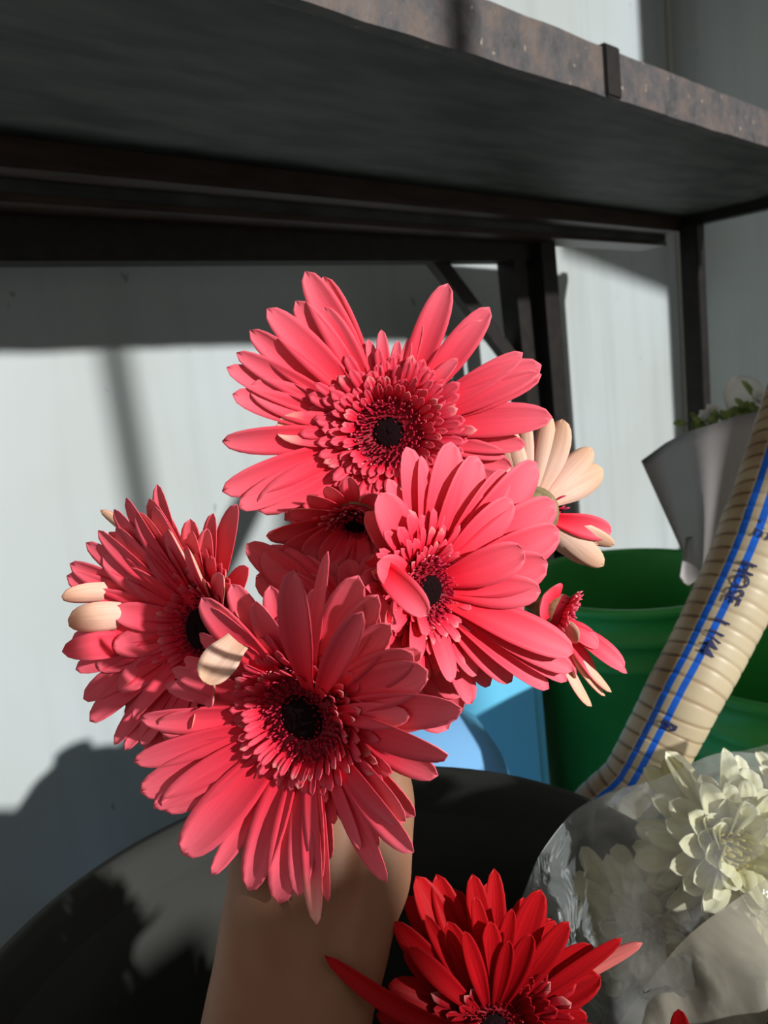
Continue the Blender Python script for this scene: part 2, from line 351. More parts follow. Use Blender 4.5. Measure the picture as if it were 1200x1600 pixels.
FLOWERS = {}
def gerbera(key, label, cpx, n, e, petals, name='gerbera', rb=46, rings=(), disc=(19, 62, 300), core=24, fill=(), mats=('petal', 'petal_back'), fmat='floret', group=None, dmat='disc', seed=1, stem_to=None, seploc=True, cat='flower', discdome=.0):
    rnd = random.Random(seed)
    Cc = cpx[3] if len(cpx) > 3 else P(*cpx); px, py, d0 = cpx[:3]; s = d0/1200.0       # metres per pixel at the flower
    root = empty(name, Cc, label, cat, group)
    ax = (RT-n*RT.dot(n)).normalized(); ay = n.cross(ax)       # in-plane axes
    for t in petals:
        tx, ty, w_ = t[:3]; o = dict(t[3]) if len(t) > 3 else {}
        if 'dz' in o: d = d0-o.pop('dz')/1000
        else: d = cone_depth(tx, ty, Cc, n, R(o.pop('e', e)), d0)
        o.pop('e', None)
        T = P(tx, ty, d); v = T-Cc; rad = (v-n*v.dot(n)).normalized()
        b = o.pop('rb', rb); lift = o.pop('lift', 0)
        P0 = Cc+rad*(b*s*.45)-n*.003+n*lift/1000
        mm = o.pop('mats', mats); nn = n
        if o.pop('flip', 0): nn = -n
        if 'nv' in o: nn = N(*o.pop('nv'))
        add_petal(root, P0, T, nn, w_*d/1200*1.13, mats=mm, **{**dict(bulge=rnd.uniform(.03, .09), cup=rnd.uniform(.12, .22), twist=rnd.uniform(-.25, .25), sway=rnd.uniform(-.03, .03)), **o})
    for (a0, a1, cnt, L, ee, w_) in fill:
        for i in range(cnt):
            a = R(a0+(a1-a0)*(i+.5)/cnt+rnd.uniform(-3, 3)); rad = ax*math.cos(a)+ay*math.sin(a)
            Ls = L*s*rnd.uniform(.92, 1.05); er = R(ee+rnd.uniform(-5, 5))
            T = Cc+(rad*math.cos(er)+n*math.sin(er))*Ls-n*.004
            add_petal(root, Cc+rad*(rb*s*.4)-n*.006, T, n, w_*s*rnd.uniform(.85, 1.1), mats=mats, bulge=rnd.uniform(.03, .1), cup=rnd.uniform(.12, .24), twist=rnd.uniform(-.3, .3))
    # rings of short inner petals: (count, r_in, r_out, elevation, width, lift_mm)
    geo = []
    for (cnt, r1, r2, ee, w_, lift) in rings:
        for i in range(cnt):
            a = 2*math.pi*(i+rnd.uniform(-.35, .35))/cnt; rad = ax*math.cos(a)+ay*math.sin(a)
            er = R(ee+rnd.uniform(-9, 9)); L = (r2-r1)*s*rnd.uniform(.8, 1.2)
            P0 = Cc+rad*r1*s+n*lift/1000*.3; T = P0+(rad*math.cos(er)+n*math.sin(er))*L+n*lift/1000*.7
            geo.append(petal_geo(P0, T, n, w_*s*rnd.uniform(.75, 1.2), ns=6, m=4, bulge=.1, cup=.25, thick=.0003, pale=rnd.choice((0, 0, 0, 0, .5)), peak=.7, narrow=.5))
    if geo:
        V, F, mi, co = merge(geo)
        tag(mesh('inner_petals', V, F, [M[fmat], M[fmat]], root, mi, co), kind='stuff')
    # disc florets: small curled sticks round the core
    geo = []
    i0, i1, cnt = disc
    for i in range(cnt):
        q = (i+.5)/cnt; rr = math.sqrt(i0*i0+(i1*i1-i0*i0)*q); a = i*2.39996+rnd.uniform(-.1, .1)
        rad = ax*math.cos(a)+ay*math.sin(a); f = (rr-i0)/max(i1-i0, 1)
        er = R(80-45*f+rnd.uniform(-22, 22)); L = (8+9*f)*s*rnd.uniform(.8, 1.3); tw = rnd.uniform(-.5, .5)
        dr = (rad*math.cos(er)+n*math.sin(er)+ay.cross(rad)*0+(n.cross(rad))*tw*.5).normalized()
        P0 = Cc+rad*rr*s+n*(.0015+discdome*(1-f)); T = P0+dr*L
        V, F, mi, co = petal_geo(P0, T, rad+n*.3, 3.6*s, ns=4, m=3, bulge=.12, cup=.5, thick=.0003, pale=rnd.choice((0, 0, .3, 1)), narrow=.6, peak=.8)
        geo.append((V, F, mi, [(min(1, c[0]*(.35+.65*f)+.15*f), c[1], c[2]) for c in co]))
    V, F, mi, co = merge(geo)
    tag(mesh('disc_florets', V, F, [M[dmat], M[dmat]], root, mi, co), kind='stuff')
    # core: bumpy dark dome on a receptacle disc
    V, F = [], []
    rg = 12; sg = 28
    for i in range(rg+1):
        th = i/rg*math.pi/2; r_ = math.sin(th)*core*s; h = math.cos(th)*core*s*.28+.0015
        for k in range(sg):
            a = 2*math.pi*k/sg; b_ = 1+.09*rnd.uniform(-1, 1)
            V.append(Cc+(ax*math.cos(a)+ay*math.sin(a))*r_+n*h*b_)
    for i in range(rg):
        for k in range(sg): F.append((i*sg+k, i*sg+(k+1) % sg, (i+1)*sg+(k+1) % sg, (i+1)*sg+k))
    mesh('flower_core', V, F, M['core'], root)
    # receptacle plate + calyx + stem
    V, F = [], []
    prof = [(i1*1.02, .0012), (i1*1.05, -.002), (i1*.75, -.007), (i1*.35, -.0115), (9, -.015)]
    V.append(Cc+n*.0016)
    for r_, h in prof:
        for k in range(sg):
            a = 2*math.pi*k/sg; V.append(Cc+(ax*math.cos(a)+ay*math.sin(a))*r_*s*(1 if h > -.001 else 1)+n*h)
    for k in range(sg): F.append((0, 1+k, 1+(k+1) % sg))
    mi = [0]*sg
    for i in range(len(prof)-1):
        for k in range(sg):
            F.append((1+i*sg+k, 1+i*sg+(k+1) % sg, 1+(i+1)*sg+(k+1) % sg, 1+(i+1)*sg+k)); mi.append(0 if i == 0 else 1)
    mesh('calyx', V, F, [plainred, M['sepal']], root, mi)
    if stem_to:
        a_ = Cc-n*.013; pts = [a_, a_-n*.012+Vector((0, 0, -.006))]+[Vector(q) for q in stem_to]
        V, F = tube_geo(bez(pts, 36), .0026, 8); mesh('stem', V, F, M['stem'], root)
    FLOWERS[key] = root
    return root
plainred = plain('flower bed red', (.28, .004, .018), .7)

# ------------------------------------------------------------------ the setting
def struct(o): o['kind'] = 'structure'; return o
struct(box('floor', (-2.2, -2.6, -.05), (2.98, 1.18, 0), M['concrete']))
struct(box('wall_back', (-2.2, 1.1, 0), (2.9, 1.16, 2.3), M['wall']))
struct(box('wall_right', (2.87, -.3, 0), (2.93, 1.1, 2.3), M['wall']))
struct(box('ceiling', (-2.2, -.1, 2.3), (2.98, 1.18, 2.34), M['ceiling']))
struct(box('trim_1', (2.853, 1.085, 0), (2.869, 1.099, 2.3), M['ceiling'], bevel=.002))
# ------------------------------------------------------------------ rack
rackO = W(0, 0, 0)
rack = empty('metal_rack', (0.5, .48, CAMZ+.30), 'low rusty metal rack with a dark underside, standing against the pale wall', 'rack', rz=R(-4))
def rb_(name, lo, hi, mat, **k): return box(name, lo, hi, mat, rack, **k)
# rack local frame: x along the wall, y towards the wall, z up from the underside
rb_('shelf_panel', (-1.2, 0, 0.002), (1.52, .42, .022), M['panel'])
lip = rb_('front_lip', (-1.2, -.012, -.003), (1.56, .003, .052), M['rust'], sub=90, warp=.0022)
rb_('lip_stain', (.44, -.0155, -.003), (.475, -.004, .056), M['black_iron'], bevel=.002)  # raised dark block standing for a dark stain on the lip
rb_('back_beam', (-1.2, .385, -.032), (1.50, .43, .001), M['rust_beam'], bevel=.003)
rb_('edge_strip', (-1.2, .43, -.045), (1.50, .445, -.030), M['panel'], bevel=.003)
rb_('lower_beam', (-1.2, .50, -.109), (1.06, .55, -.046), M['black_iron'], bevel=.004, rot=Matrix.Rotation(R(-1.03), 4, 'Y'))
rb_('cross_rail', (-1.2, .44, -.055), (1.52, .51, -.043), M['rust_beam'])
rb_('end_rail', (1.50, .0, -.022), (1.54, .50, .003), M['black_iron'], bevel=.003)
rb_('leg', (1.485, .345, -1.05), (1.53, .39, -.02), M['black_iron'], bevel=.002)
def tilted(name, a, b, wd, dp, mat):
    a, b = Vector(a), Vector(b); D = b-a; x = Vector((1, 0, 0)); y = D.cross(x).normalized(); x = y.cross(D).normalized(); V = []
    for p in (a, b):
        for sx, sy in ((-1, -1), (1, -1), (1, 1), (-1, 1)): V.append(p+x*sx*wd/2+y*sy*dp/2)
    F = [(0, 1, 2, 3), (7, 6, 5, 4), (0, 4, 5, 1), (1, 5, 6, 2), (2, 6, 7, 3), (3, 7, 4, 0)]
    return mesh(name, V, F, mat, rack, smooth=False, origin=Vector((0, 0, 0)))
tilted('leg', (.965, .525, -.05), (.985, .52, -1.05), .045, .045, M['black_iron'])
tilted('leg', (1.04, .50, -.05), (1.05, .50, -1.05), .055, .045, M['black_iron'])
tilted('leg', (-1.0, .52, -.05), (-1.0, .50, -1.05), .045, .045, M['black_iron'])
tilted('brace', (.71, .535, -.07), (1.0, .525, -.36), .035, .02, M['black_iron'])

# unseen things added behind the viewer to throw the long shadows
pole = mesh('shadow_post', *tube_geo([Vector((.78, -.9, 0.0)), Vector((.78, -.9, 2.3))], .022, 16), M['black_iron'])  # unseen post added for the bar shadow on the wall
tag(pole, 'dark upright post added unseen behind the viewer for its bar shadow', 'post')
tp = [(2.02, .40), (2.02, .28), (2.86, .155), (3.6, .04), (3.6, 1.7), (2.63, 1.7), (2.63, .40)]  # made-up outline, shaped to shade the upper right wall from out of view
V = [W(x+.168, -1.0, z+.693) for x, z in tp]+[W(x+.168, -1.004, z+.693) for x, z in tp]; k = len(tp)
F = [tuple(range(k)), tuple(range(2*k-1, k-1, -1))]+[(i, (i+1) % k, k+(i+1) % k, k+i) for i in range(k)]
tag(mesh('shade_tarp', V, F, M['tarp'], smooth=False), 'grey tarpaulin added out of view to shade the upper right wall', 'shade_tarp')
def crate(c, hx, hy, h, n_, label):  # slatted blockers added out of view to shade the arm and low wall
    cr = empty('shade_crate', c, label, 'crate'); q = h/n_
    for i in range(n_):
        for sy in (-1, 1): box('slat', (-hx, sy*(hy-.01)-.01, i*q+.003), (hx, sy*(hy-.01)+.01, i*q+q-.003), M['wood'], cr, bevel=.003)
    for sx in (-1, 1):
        for sy in (-1, 1): box('corner_post', (sx*(hx-.02)-.02, sy*(hy-.04)-.02, 0), (sx*(hx-.02)+.02, sy*(hy-.04)+.02, h-.012), M['wood'], cr)
    box('crate_top', (-hx+.002, -hy+.02, h-.012), (hx-.002, hy-.02, h), M['wood'], cr)
crate((.03, -.62, 0), .30, .12, .70, 7, 'tall slatted wooden crate added unseen behind the viewer to cast shade')
crate((.0, -.62, .70), .245, .12, .112, 1, 'shallow wooden tray added on top of the tall crate to shade the arm')

cb = empty('shade_carton', (1.31, -.85, 0), 'large brown cardboard carton added out of view to shade the bouquet', 'box')  # cartons added out of view, stacked to shade the wrapped bouquet
box('carton', (-.25, -.15, 0), (.25, .15, .62), M['card'], cb, bevel=.004)
for sy in (-1, 1): box('flap', (-.25, sy*.075-.074, .621), (.25, sy*.075+.074, .625), M['card'], cb)
cb = empty('shade_carton', (1.30, -.85, .626), 'smaller brown cardboard carton added on the large carton to shade the bouquet', 'box')
box('carton', (-.25, -.14, 0), (.23, .14, .52), M['card'], cb, bevel=.004)
for sy in (-1, 1): box('flap', (-.25, sy*.07-.069, .521), (.23, sy*.07+.069, .525), M['card'], cb)

# ------------------------------------------------------------------ buckets
def bucket(name, c, r, ztop, mat, label, cat, bands=True, rb=.78, group=None, handle=True, t=.004):
    z = CAMZ+ztop; root = empty(name, (c[0], c[1], 0), label, cat, group)
    h = z
    prof = [(0.001, .004), (r*rb, .004), (r*rb+.006, .012)]
    if bands:
        prof += [(r*.955, h-.085), (r*.985, h-.082), (r*.985, h-.074), (r*.958, h-.072), (r*.962, h-.052), (r*1.0, h-.049), (r*1.0, h-.040), (r*.968, h-.037), (r*.975, h-.014), (r*1.02, h-.012), (r*1.03, h-.006), (r*1.02, h), (r*.985, h), (r*.975, h-.006)]
    else:
        prof += [(r*.93, h-.09), (r*.95, h-.03), (r*1.03, h-.026), (r*1.045, h-.012), (r*1.035, h), (r*.99, h+.001), (r*.965, h-.008)]
    prof += [(r*.93, h-.09), (r*rb-.004, .014), (0.001, .012)]
    V, F = lathe(prof, 96, Vector((c[0], c[1], 0)))
    mesh('bucket_body', V, F, mat, root)
    if handle:
        pts = [Vector((c[0]+math.cos(a)*r*1.03, c[1]+math.sin(a)*r*1.03, h-.045-.10*abs(math.sin(a-1.2)))) for a in [1.2+math.pi*i/18 for i in range(19)]]
        V, F = tube_geo(pts, .0025, 8); mesh('handle', V, F, M['black_iron'], root)
    return root
bucket('plastic_bin', (.224, .271), .204, -.30, M['grey'], 'large dark grey round bin directly below the pink gerberas', 'bin', bands=False, handle=False, rb=.8)
bucket('plastic_bucket', (.945, .445), .146, -.30, M['green'], 'green bucket holding the paper wrapped bouquet, by the back wall', 'bucket', group='green flower buckets', handle=False)
bucket('plastic_bucket', (.805, .216), .110, -.33, M['green'], 'green bucket at the right edge behind the hose and white chrysanthemums', 'bucket', group='green flower buckets', handle=False)

# blue jug + blue box
jc = Vector((.493, .492, 0))
j = empty('water_jug', jc, 'translucent blue round water jug behind the grey bin', 'jug')
H = CAMZ-.42
prof = [(.001, 0), (.12, 0), (.134, .012), (.135, .08), (.129, .09), (.135, .10), (.135, .17), (.129, .18), (.135, .19), (.135, .28), (.135, H-.01), (.133, H+.015), (.125, H+.045), (.108, H+.073), (.08, H+.095), (.05, H+.108), (.03, H+.110), (.027, H+.112), (.027, H+.118), (.001, H+.118)]
prof = [(r_*.89, z_) for r_, z_ in prof]
V, F = lathe(prof, 72, jc); mesh('jug_body', V, F, M['jug'], j)
V, F = lathe([(.001, H+.128), (.029, H+.128), (.031, H+.125), (.031, H+.113), (.028, H+.112)], 32, jc); mesh('cap', V, F, M['hose_blue'], j)
bx = empty('storage_box', (.747, .47, 0), 'bright sky blue upright plastic box behind the water jug', 'box', rz=R(133))
box('box_body', (0, -.14, 0), (.26, 0, .405), M['blue'], bx, bevel=.012)
box('lid', (-.003, -.143, .405), (.263, .003, .43), M['blue'], bx, bevel=.006)

# ------------------------------------------------------------------ wrapped bouquet in the green bucket
def bouquet():
    base = P(1088, 905, .98); root = empty('wrapped_bouquet', base, 'bouquet of small white blooms in a grey white paper cone, leaning in the green bucket', 'bouquet')
    # outer paper sheet: half-cone of paper with a sharp folded corner
    d = .98
    def sheet(name, rim, foot, thick=.0012):
        V, F = [], []; m_ = len(rim); ns = 12
        for side in (0, 1):
            for i in range(ns+1):
                t = i/ns
                for jx in range(m_):
                    a, b = foot[jx], rim[jx]
                    p = a.lerp(b, t); p = p+FWD*(.012*math.sin(math.pi*t)*math.sin(jx*1.7))+FWD*thick*side
                    V.append(p)
        K = (ns+1)*m_
        for i in range(ns):
            for jx in range(m_-1):
                a = i*m_+jx; F.append((a, a+1, a+m_+1, a+m_)); F.append((K+a, K+a+m_, K+a+m_+1, K+a+1))
        bd = [jx for jx in range(m_)]+[i*m_+m_-1 for i in range(1, ns+1)]+[ns*m_+jx for jx in range(m_-2, -1, -1)]+[i*m_ for i in range(ns-1, -1, -1)]
        for a, b in zip(bd, bd[1:]): F.append((a, b, K+b, K+a))
        return mesh(name, V, F, M['paper'], root)
    rim = [P(1002, 720, 1.0), P(1040, 692, .965), P(1072, 675, .94), P(1110, 664, .925), P(1150, 650, .92), P(1200, 640, .94), P(1240, 650, 1.0)]
    foot = [P(1078, 888, .985), P(1084, 900, .975), P(1090, 900, .97), P(1096, 902, .965), P(1104, 902, .97), P(1112, 900, .975), P(1120, 896, .985)]
    sheet('paper_wrap', rim, foot)
    rim2 = [P(1002, 720, 1.0), P(1048, 690, 1.08), P(1100, 668, 1.12), P(1160, 655, 1.12), P(1240, 650, 1.0)]
    foot2 = [P(1078, 888, .985), P(1086, 890, 1.0), P(1096, 890, 1.01), P(1108, 890, 1.0), P(1120, 896, .985)]
    sheet('back_wrap', rim2, foot2)
    sheet('paper_tail', [P(1072, 840, .975), P(1086, 835, .96), P(1102, 840, .97)], [P(1062, 905, .97), P(1075, 915, .955), P(1092, 905, .965)])
    rnd = random.Random(4)
    # leafy sprigs
    def leaf(c, dr, L, wd, mat='leaf', nm='leaf'):
        V, F, mi, co = petal_geo(c, c+dr*L, N(0, .4, 1), wd, ns=7, m=5, cup=.15, narrow=.15, peak=.45)
        return mesh(nm, V, F, M[mat], root)
    for i in range(56):
        x = 1078+i*2.3; leaf(P(x+rnd.uniform(-5, 5), 670-(x-1070)*.22+rnd.uniform(-8, 8), 1.0+rnd.uniform(-.03, .03)), N(rnd.uniform(-1, 1), rnd.uniform(-.1, 1), rnd.uniform(-.2, .8)), rnd.uniform(.012, .024), .010)
    def bloom(px, py, d_, r_):
        g = []
        for k in range(26):
            a = k*2.4; e_ = .2+1.2*k/26; dr = N(math.cos(a)*math.cos(e_), math.sin(a)*math.cos(e_)+.3, math.sin(e_))
            c = P(px, py, d_); g.append(petal_geo(c, c+dr*r_*(1-.4*k/26), N(0, .2, 1), r_*.6, ns=6, m=5, bulge=.15, cup=.3))
        V, F, mi, co = merge(g); mesh('bloom', V, F, M['white_petal'], root, None, co)
    for q in ((1112, 645, .985, .013), (1100, 652, .985, .011), (1128, 650, .98, .011), (1186, 625, .98, .016)): bloom(*q)
    add_petal(root, P(1150, 655, 1.03), P(1165, 588, 1.03), N(-.2, .2, 1), .05, mats=('white_petal', 'white_petal'), name='white_spathe', peak=.5, cup=.3)
    leaf(P(1180, 625, 1.0), N(-.6, .6, .3), .035, .010)
    V, F = tube_geo(bez([P(1100, 700, 1.0), P(1095, 880, .99), P(1090, 1000, 1.0)], 12), .012, 10); mesh('stems', V, F, M['stem'], root)
bouquet()
# grey wrapped bundle standing in the nearer green bucket
gb = empty('wrapped_bundle', W(.83, .17, -.40), 'grey paper bundle standing in the green bucket behind the hose', 'bundle')
V, F = [], []
for i in range(9):
    t = i/8
    for k in range(24):
        a = 2*math.pi*k/24; r_ = .022+.040*t+.006*math.sin(5*a+3*t)*t
        V.append(W(.83+.05*t+math.cos(a)*r_, .19-.06*t+math.sin(a)*r_, -.70+.52*t))
for i in range(8):
    for k in range(24): F.append((i*24+k, i*24+(k+1) % 24, (i+1)*24+(k+1) % 24, (i+1)*24+k))
mesh('paper_sleeve', V, F, M['paper'], gb)

# ------------------------------------------------------------------ corrugated hose
def hose():
    ctr = [(1370, 300, .74), (1290, 520, .70), (1232, 700, .67), (1183, 850, .645), (1113, 1000, .63), (1068, 1085, .62), (1040, 1140, .62), (996, 1220, .62), (930, 1320, .625)]
    pts = [P(*q) for q in ctr]; pts += [W(.50, .30-.10, -.47), W(.50, .12, -.60), W(.56, .0, -.71)]
    path = bez(pts, 620); root = empty('corrugated_hose', P(1113, 1000, .63), 'thick cream corrugated hose with two blue stripes and printing, curving down at the right', 'hose')
    RR = lambda q: .0325-.0055*max(0, min(1, (q-.40)/.22)); seg = 72; V, F, co, mi, fr = [], [], [], [], []
    n = len(path); acc = 0; ridge = .0128
    for i, p in enumerate(path):
        if i: acc += (p-path[i-1]).length
        t = (path[min(i+1, n-1)]-path[max(i-1, 0)]).normalized()
        z = (CAM-p); z = (P(1113, 1000, 0.1)-P(1113, 1000, .63)); z = (z-t*z.dot(t)).normalized(); x = z.cross(t)*-1
        if x.dot(RT) < 0: x = -x
        fr.append((p, t, x, z, acc))
        for k in range(seg):
            a = 2*math.pi*k/seg                      # a = 0 faces the viewer, +x to the right
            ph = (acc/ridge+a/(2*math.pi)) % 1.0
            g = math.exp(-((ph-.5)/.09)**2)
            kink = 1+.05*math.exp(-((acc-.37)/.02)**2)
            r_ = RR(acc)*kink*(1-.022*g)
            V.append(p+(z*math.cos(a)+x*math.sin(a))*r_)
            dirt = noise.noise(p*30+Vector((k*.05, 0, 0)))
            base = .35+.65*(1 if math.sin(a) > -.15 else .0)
            lf = 1 if math.sin(a) < -.55 else 0  # shade on the side away from the sun, put into the colour
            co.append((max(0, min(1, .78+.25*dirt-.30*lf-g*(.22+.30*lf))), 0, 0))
    s1, s2 = math.asin(-.44), math.asin(-.05)
    for i in range(n-1):
        for k in range(seg):
            F.append((i*seg+k, i*seg+(k+1) % seg, (i+1)*seg+(k+1) % seg, (i+1)*seg+k))
            a = 2*math.pi*(k+.5)/seg; a = a-2*math.pi if a > math.pi else a
            mi.append(1 if abs(a-s1) < .088 or abs(a-s2) < .088 else 0)
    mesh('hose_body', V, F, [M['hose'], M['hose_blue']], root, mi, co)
    def at_len(s_):
        for i in range(n-1):
            if fr[i+1][4] >= s_:
                f = (s_-fr[i][4])/(fr[i+1][4]-fr[i][4]); A, B = fr[i], fr[i+1]
                return A[0].lerp(B[0], f), A[2].lerp(B[2], f), A[3].lerp(B[3], f), RR(s_)
        return fr[-1][0], fr[-1][2], fr[-1][3], RR(9)
    # printed lettering, running down the hose with the tops of the letters to the right
    def length_at(py):
        best = min(fr, key=lambda q: abs(800-1200*(q[0]-CAM).dot(UP)/(q[0]-CAM).dot(FWD)-py)); return best[4]
    for txt, py in (('CE', 735), ('TDE', 815), ('HOSE', 893), ('1 1/44', 975), ('B', 1120)):
        cu = bpy.data.curves.new('lettering', 'FONT'); cu.body = txt; cu.size = .0165; cu.space_character = .92; cu.offset = .0002
        cu.resolution_u = 3
        ob = bpy.data.objects.new('tmp', cu); C.objects.link(ob)
        dg = bpy.context.evaluated_depsgraph_get(); me = bpy.data.meshes.new_from_object(ob.evaluated_get(dg))
        bpy.data.objects.remove(ob)
        bm = bmesh.new(); bm.from_mesh(me); bmesh.ops.triangulate(bm, faces=bm.faces[:])
        s0 = length_at(py); org = root.location
        for v in bm.verts:
            p, x, z, Rr = at_len(s0+v.co.x*.95); a = -.17+v.co.y/Rr
            v.co = p+(z*math.cos(a)+x*math.sin(a))*(Rr*1.034)-org
        m2 = bpy.data.meshes.new('printed_lettering'); bm.to_mesh(m2); bm.free(); m2.materials.append(M['ink'])
        o = bpy.data.objects.new('printed_lettering', m2); C.objects.link(o); o.parent = root
hose()

# ------------------------------------------------------------------ chrysanthemums and their bag
def mum(label, px, py, d, n, rpx, seed, npet=62, center=True):
    rnd = random.Random(seed); Cc = P(px, py, d); s = d/1200
    root = empty('chrysanthemum', Cc, label, 'flower', 'white chrysanthemums in the clear bag')
    ax = (RT-n*RT.dot(n)).normalized(); ay = n.cross(ax)
    for i in range(npet):
        q = i/npet; a = i*2.39996+rnd.uniform(-.2, .2); rad = ax*math.cos(a)+ay*math.sin(a)
        el = R(-20+78*q+rnd.uniform(-8, 8)); L = rpx*s*(1.0-.45*q)*rnd.uniform(.85, 1.08)
        P0 = Cc+rad*rpx*s*.08+n*q*.006; T = P0+(rad*math.cos(el)+n*math.sin(el))*L
        add_petal(root, P0, T, n, rpx*s*rnd.uniform(.22, .30), mats=('mum', 'mum'), bulge=rnd.uniform(.10, .25), cup=.35, twist=rnd.uniform(-.5, .5), groove=.06, ns=9, m=5, peak=.68, narrow=.4)
    if center:
        g = []
        for i in range(70):
            q = i/70; a = i*2.4; rad = ax*math.cos(a)+ay*math.sin(a); P0 = Cc+rad*rpx*s*.30*math.sqrt(q)+n*.012
            g.append(petal_geo(P0, P0+(n+rad*.5*q)*rpx*s*.2, rad, rpx*s*.06, ns=4, m=3, thick=.0003))
        V, F, mi, co = merge(g); tag(mesh('bloom_center', V, F, [M['mum_center']]*2, root, mi, co), kind='stuff')
    pts = bez([Cc-n*.004, Cc-n*.04+Vector((0, 0, -.03)), W(.35, .21, -.40), W(.31, .24, -.66)], 20)
    V, F = tube_geo(pts, .003, 8); mesh('stem', V, F, M['stem'], root)
mum('large bright creamy white chrysanthemum in the clear bag, the fullest and most sunlit', 1126, 1322, .44, N(.1, .22, 1), 146, 11, 84)
mum('shaded cream chrysanthemum low in the bag, below the sunlit bloom', 1010, 1450, .47, N(-.25, .1, 1), 135, 12, 64)
mum('pale yellow chrysanthemum at the top right corner of the bag', 1235, 1262, .48, N(.2, .5, 1), 84, 13, 50)
mum('dull blush chrysanthemum behind hazy film at the bottom right edge', 1190, 1500, .47, N(.1, .0, 1), 120, 14, 48)
def film(name, outline, mat, root, bulge=.03, nz=.012, seed=0, cells=26):
    """crumpled film patch spanned between two edge polylines (top edge, bottom edge)"""
    A, B = outline; n = 44
    a = bez(A, n); b = bez(B, n); V, F = [], []
    for i in range(n+1):
        for k in range(cells+1):
            t = k/cells; p = a[i].lerp(b[i], t); u = i/n
            p = p-FWD*(bulge*math.sin(math.pi*t)*math.sin(math.pi*u)**.5)
            e = noise.noise(p*24+Vector((seed, 0, 0))); q = 1-abs(noise.noise(p*42+Vector((seed, 3, 0))))
            p = p-FWD*nz*(e+.6*q**3)*min(1, 6*t)*(1)+UP*nz*.4*noise.noise(p*30+Vector((9, seed, 0)))
            V.append(p)
    for i in range(n):
        for k in range(cells):
            x = i*(cells+1)+k; F.append((x, x+1, x+cells+2, x+cells+1))
    V2 = [v+FWD*.0004 for v in V]; K = len(V); F2 = [tuple(reversed([x+K for x in f])) for f in F]
    return mesh(name, V+V2, F+F2, mat, root)
bag = empty('plastic_bag', P(1060, 1420, .46), 'crinkled clear plastic bag wrapped round the white chrysanthemums', 'bag')
film('bag_front', ([P(800, 1440, .45), P(846, 1335, .435), P(915, 1256, .425), P(1060, 1203, .41), P(1200, 1166, .41), P(1330, 1130, .42)],
                   [P(800, 1640, .43), P(880, 1650, .42), P(960, 1720, .41), P(1080, 1730, .405), P(1230, 1730, .40), P(1400, 1640, .40)]), M['film'], bag, bulge=.05, seed=1)
film('bag_back', ([P(800, 1440, .45), P(846, 1335, .47), P(915, 1256, .50), P(1060, 1203, .53), P(1200, 1166, .53), P(1330, 1130, .52)],
                  [P(800, 1640, .45), P(880, 1600, .48), P(960, 1560, .50), P(1080, 1550, .51), P(1230, 1560, .51), P(1400, 1640, .50)]), M['film'], bag, bulge=-.03, seed=5)
film('bag_fold', ([P(955, 1620, .375), P(1010, 1535, .37), P(1060, 1480, .365), P(1130, 1420, .36), P(1210, 1365, .36), P(1320, 1300, .36)],
                  [P(940, 1720, .375), P(1000, 1740, .37), P(1080, 1750, .365), P(1180, 1750, .36), P(1280, 1740, .36), P(1400, 1720, .36)]), M['film_fold'], bag, bulge=.008, nz=.006, seed=8)

# ------------------------------------------------------------------ gerberas
fist = P(520, 1262, .325)
def stem_path(i):
    o = Vector((math.cos(i*1.3), math.sin(i*1.3), 0))*.006
    return [fist+UP*.035+o, fist+o, fist-UP*.05+FWD*.02+o*1.5, fist-UP*.16+FWD*.05+o*3]
G = 'coral pink gerberas held in the hand'
F1 = [(505, 432, 42, dict(lift=-3)), (477, 424, 46), (462, 470, 44, dict(lift=-3)), (417, 482, 44), (390, 516, 40), (369, 551, 34), (354, 574, 38, dict(lift=-3)), (363, 616, 42, dict(lift=-3)),
      (390, 603, 50), (347, 690, 42, dict(twist=.5)), (430, 668, 50, dict(pale=.7)), (347, 768, 46, dict(twist=.4)), (403, 798, 52), (372, 794, 40, dict(lift=-3)), (506, 480, 40, dict(lift=1)),
      (700, 443, 44), (765, 480, 42), (755, 500, 34, dict(lift=-3)), (659, 504, 18, dict(lift=-3)), (817, 551, 34), (846, 570, 50), (846, 585, 40, dict(lift=-3)), (863, 652, 48), (822, 695, 34, dict(lift=-3)), (790, 712, 28), (800, 730, 34, dict(lift=-3)),
      (596, 515, 20), (622, 532, 18), (575, 530, 18), (640, 528, 16), (715, 560, 22), (548, 520, 20),
      (450, 850, 46), (500, 880, 46), (560, 890, 44)]
RG = ((44, 60, 112, 24, 17, 0), (40, 56, 96, 34, 14, 1), (36, 50, 82, 46, 11, 2))
gerbera('g1', 'topmost coral pink gerbera, wide open and facing the viewer', (607, 676, .335), N(-.02, -.05, 1), 6, F1, rings=((40, 70, 130, 14, 19, 0),)+RG, seed=1, group=G, stem_to=stem_path(0), fill=((200, 345, 10, 215, 0, 44),))
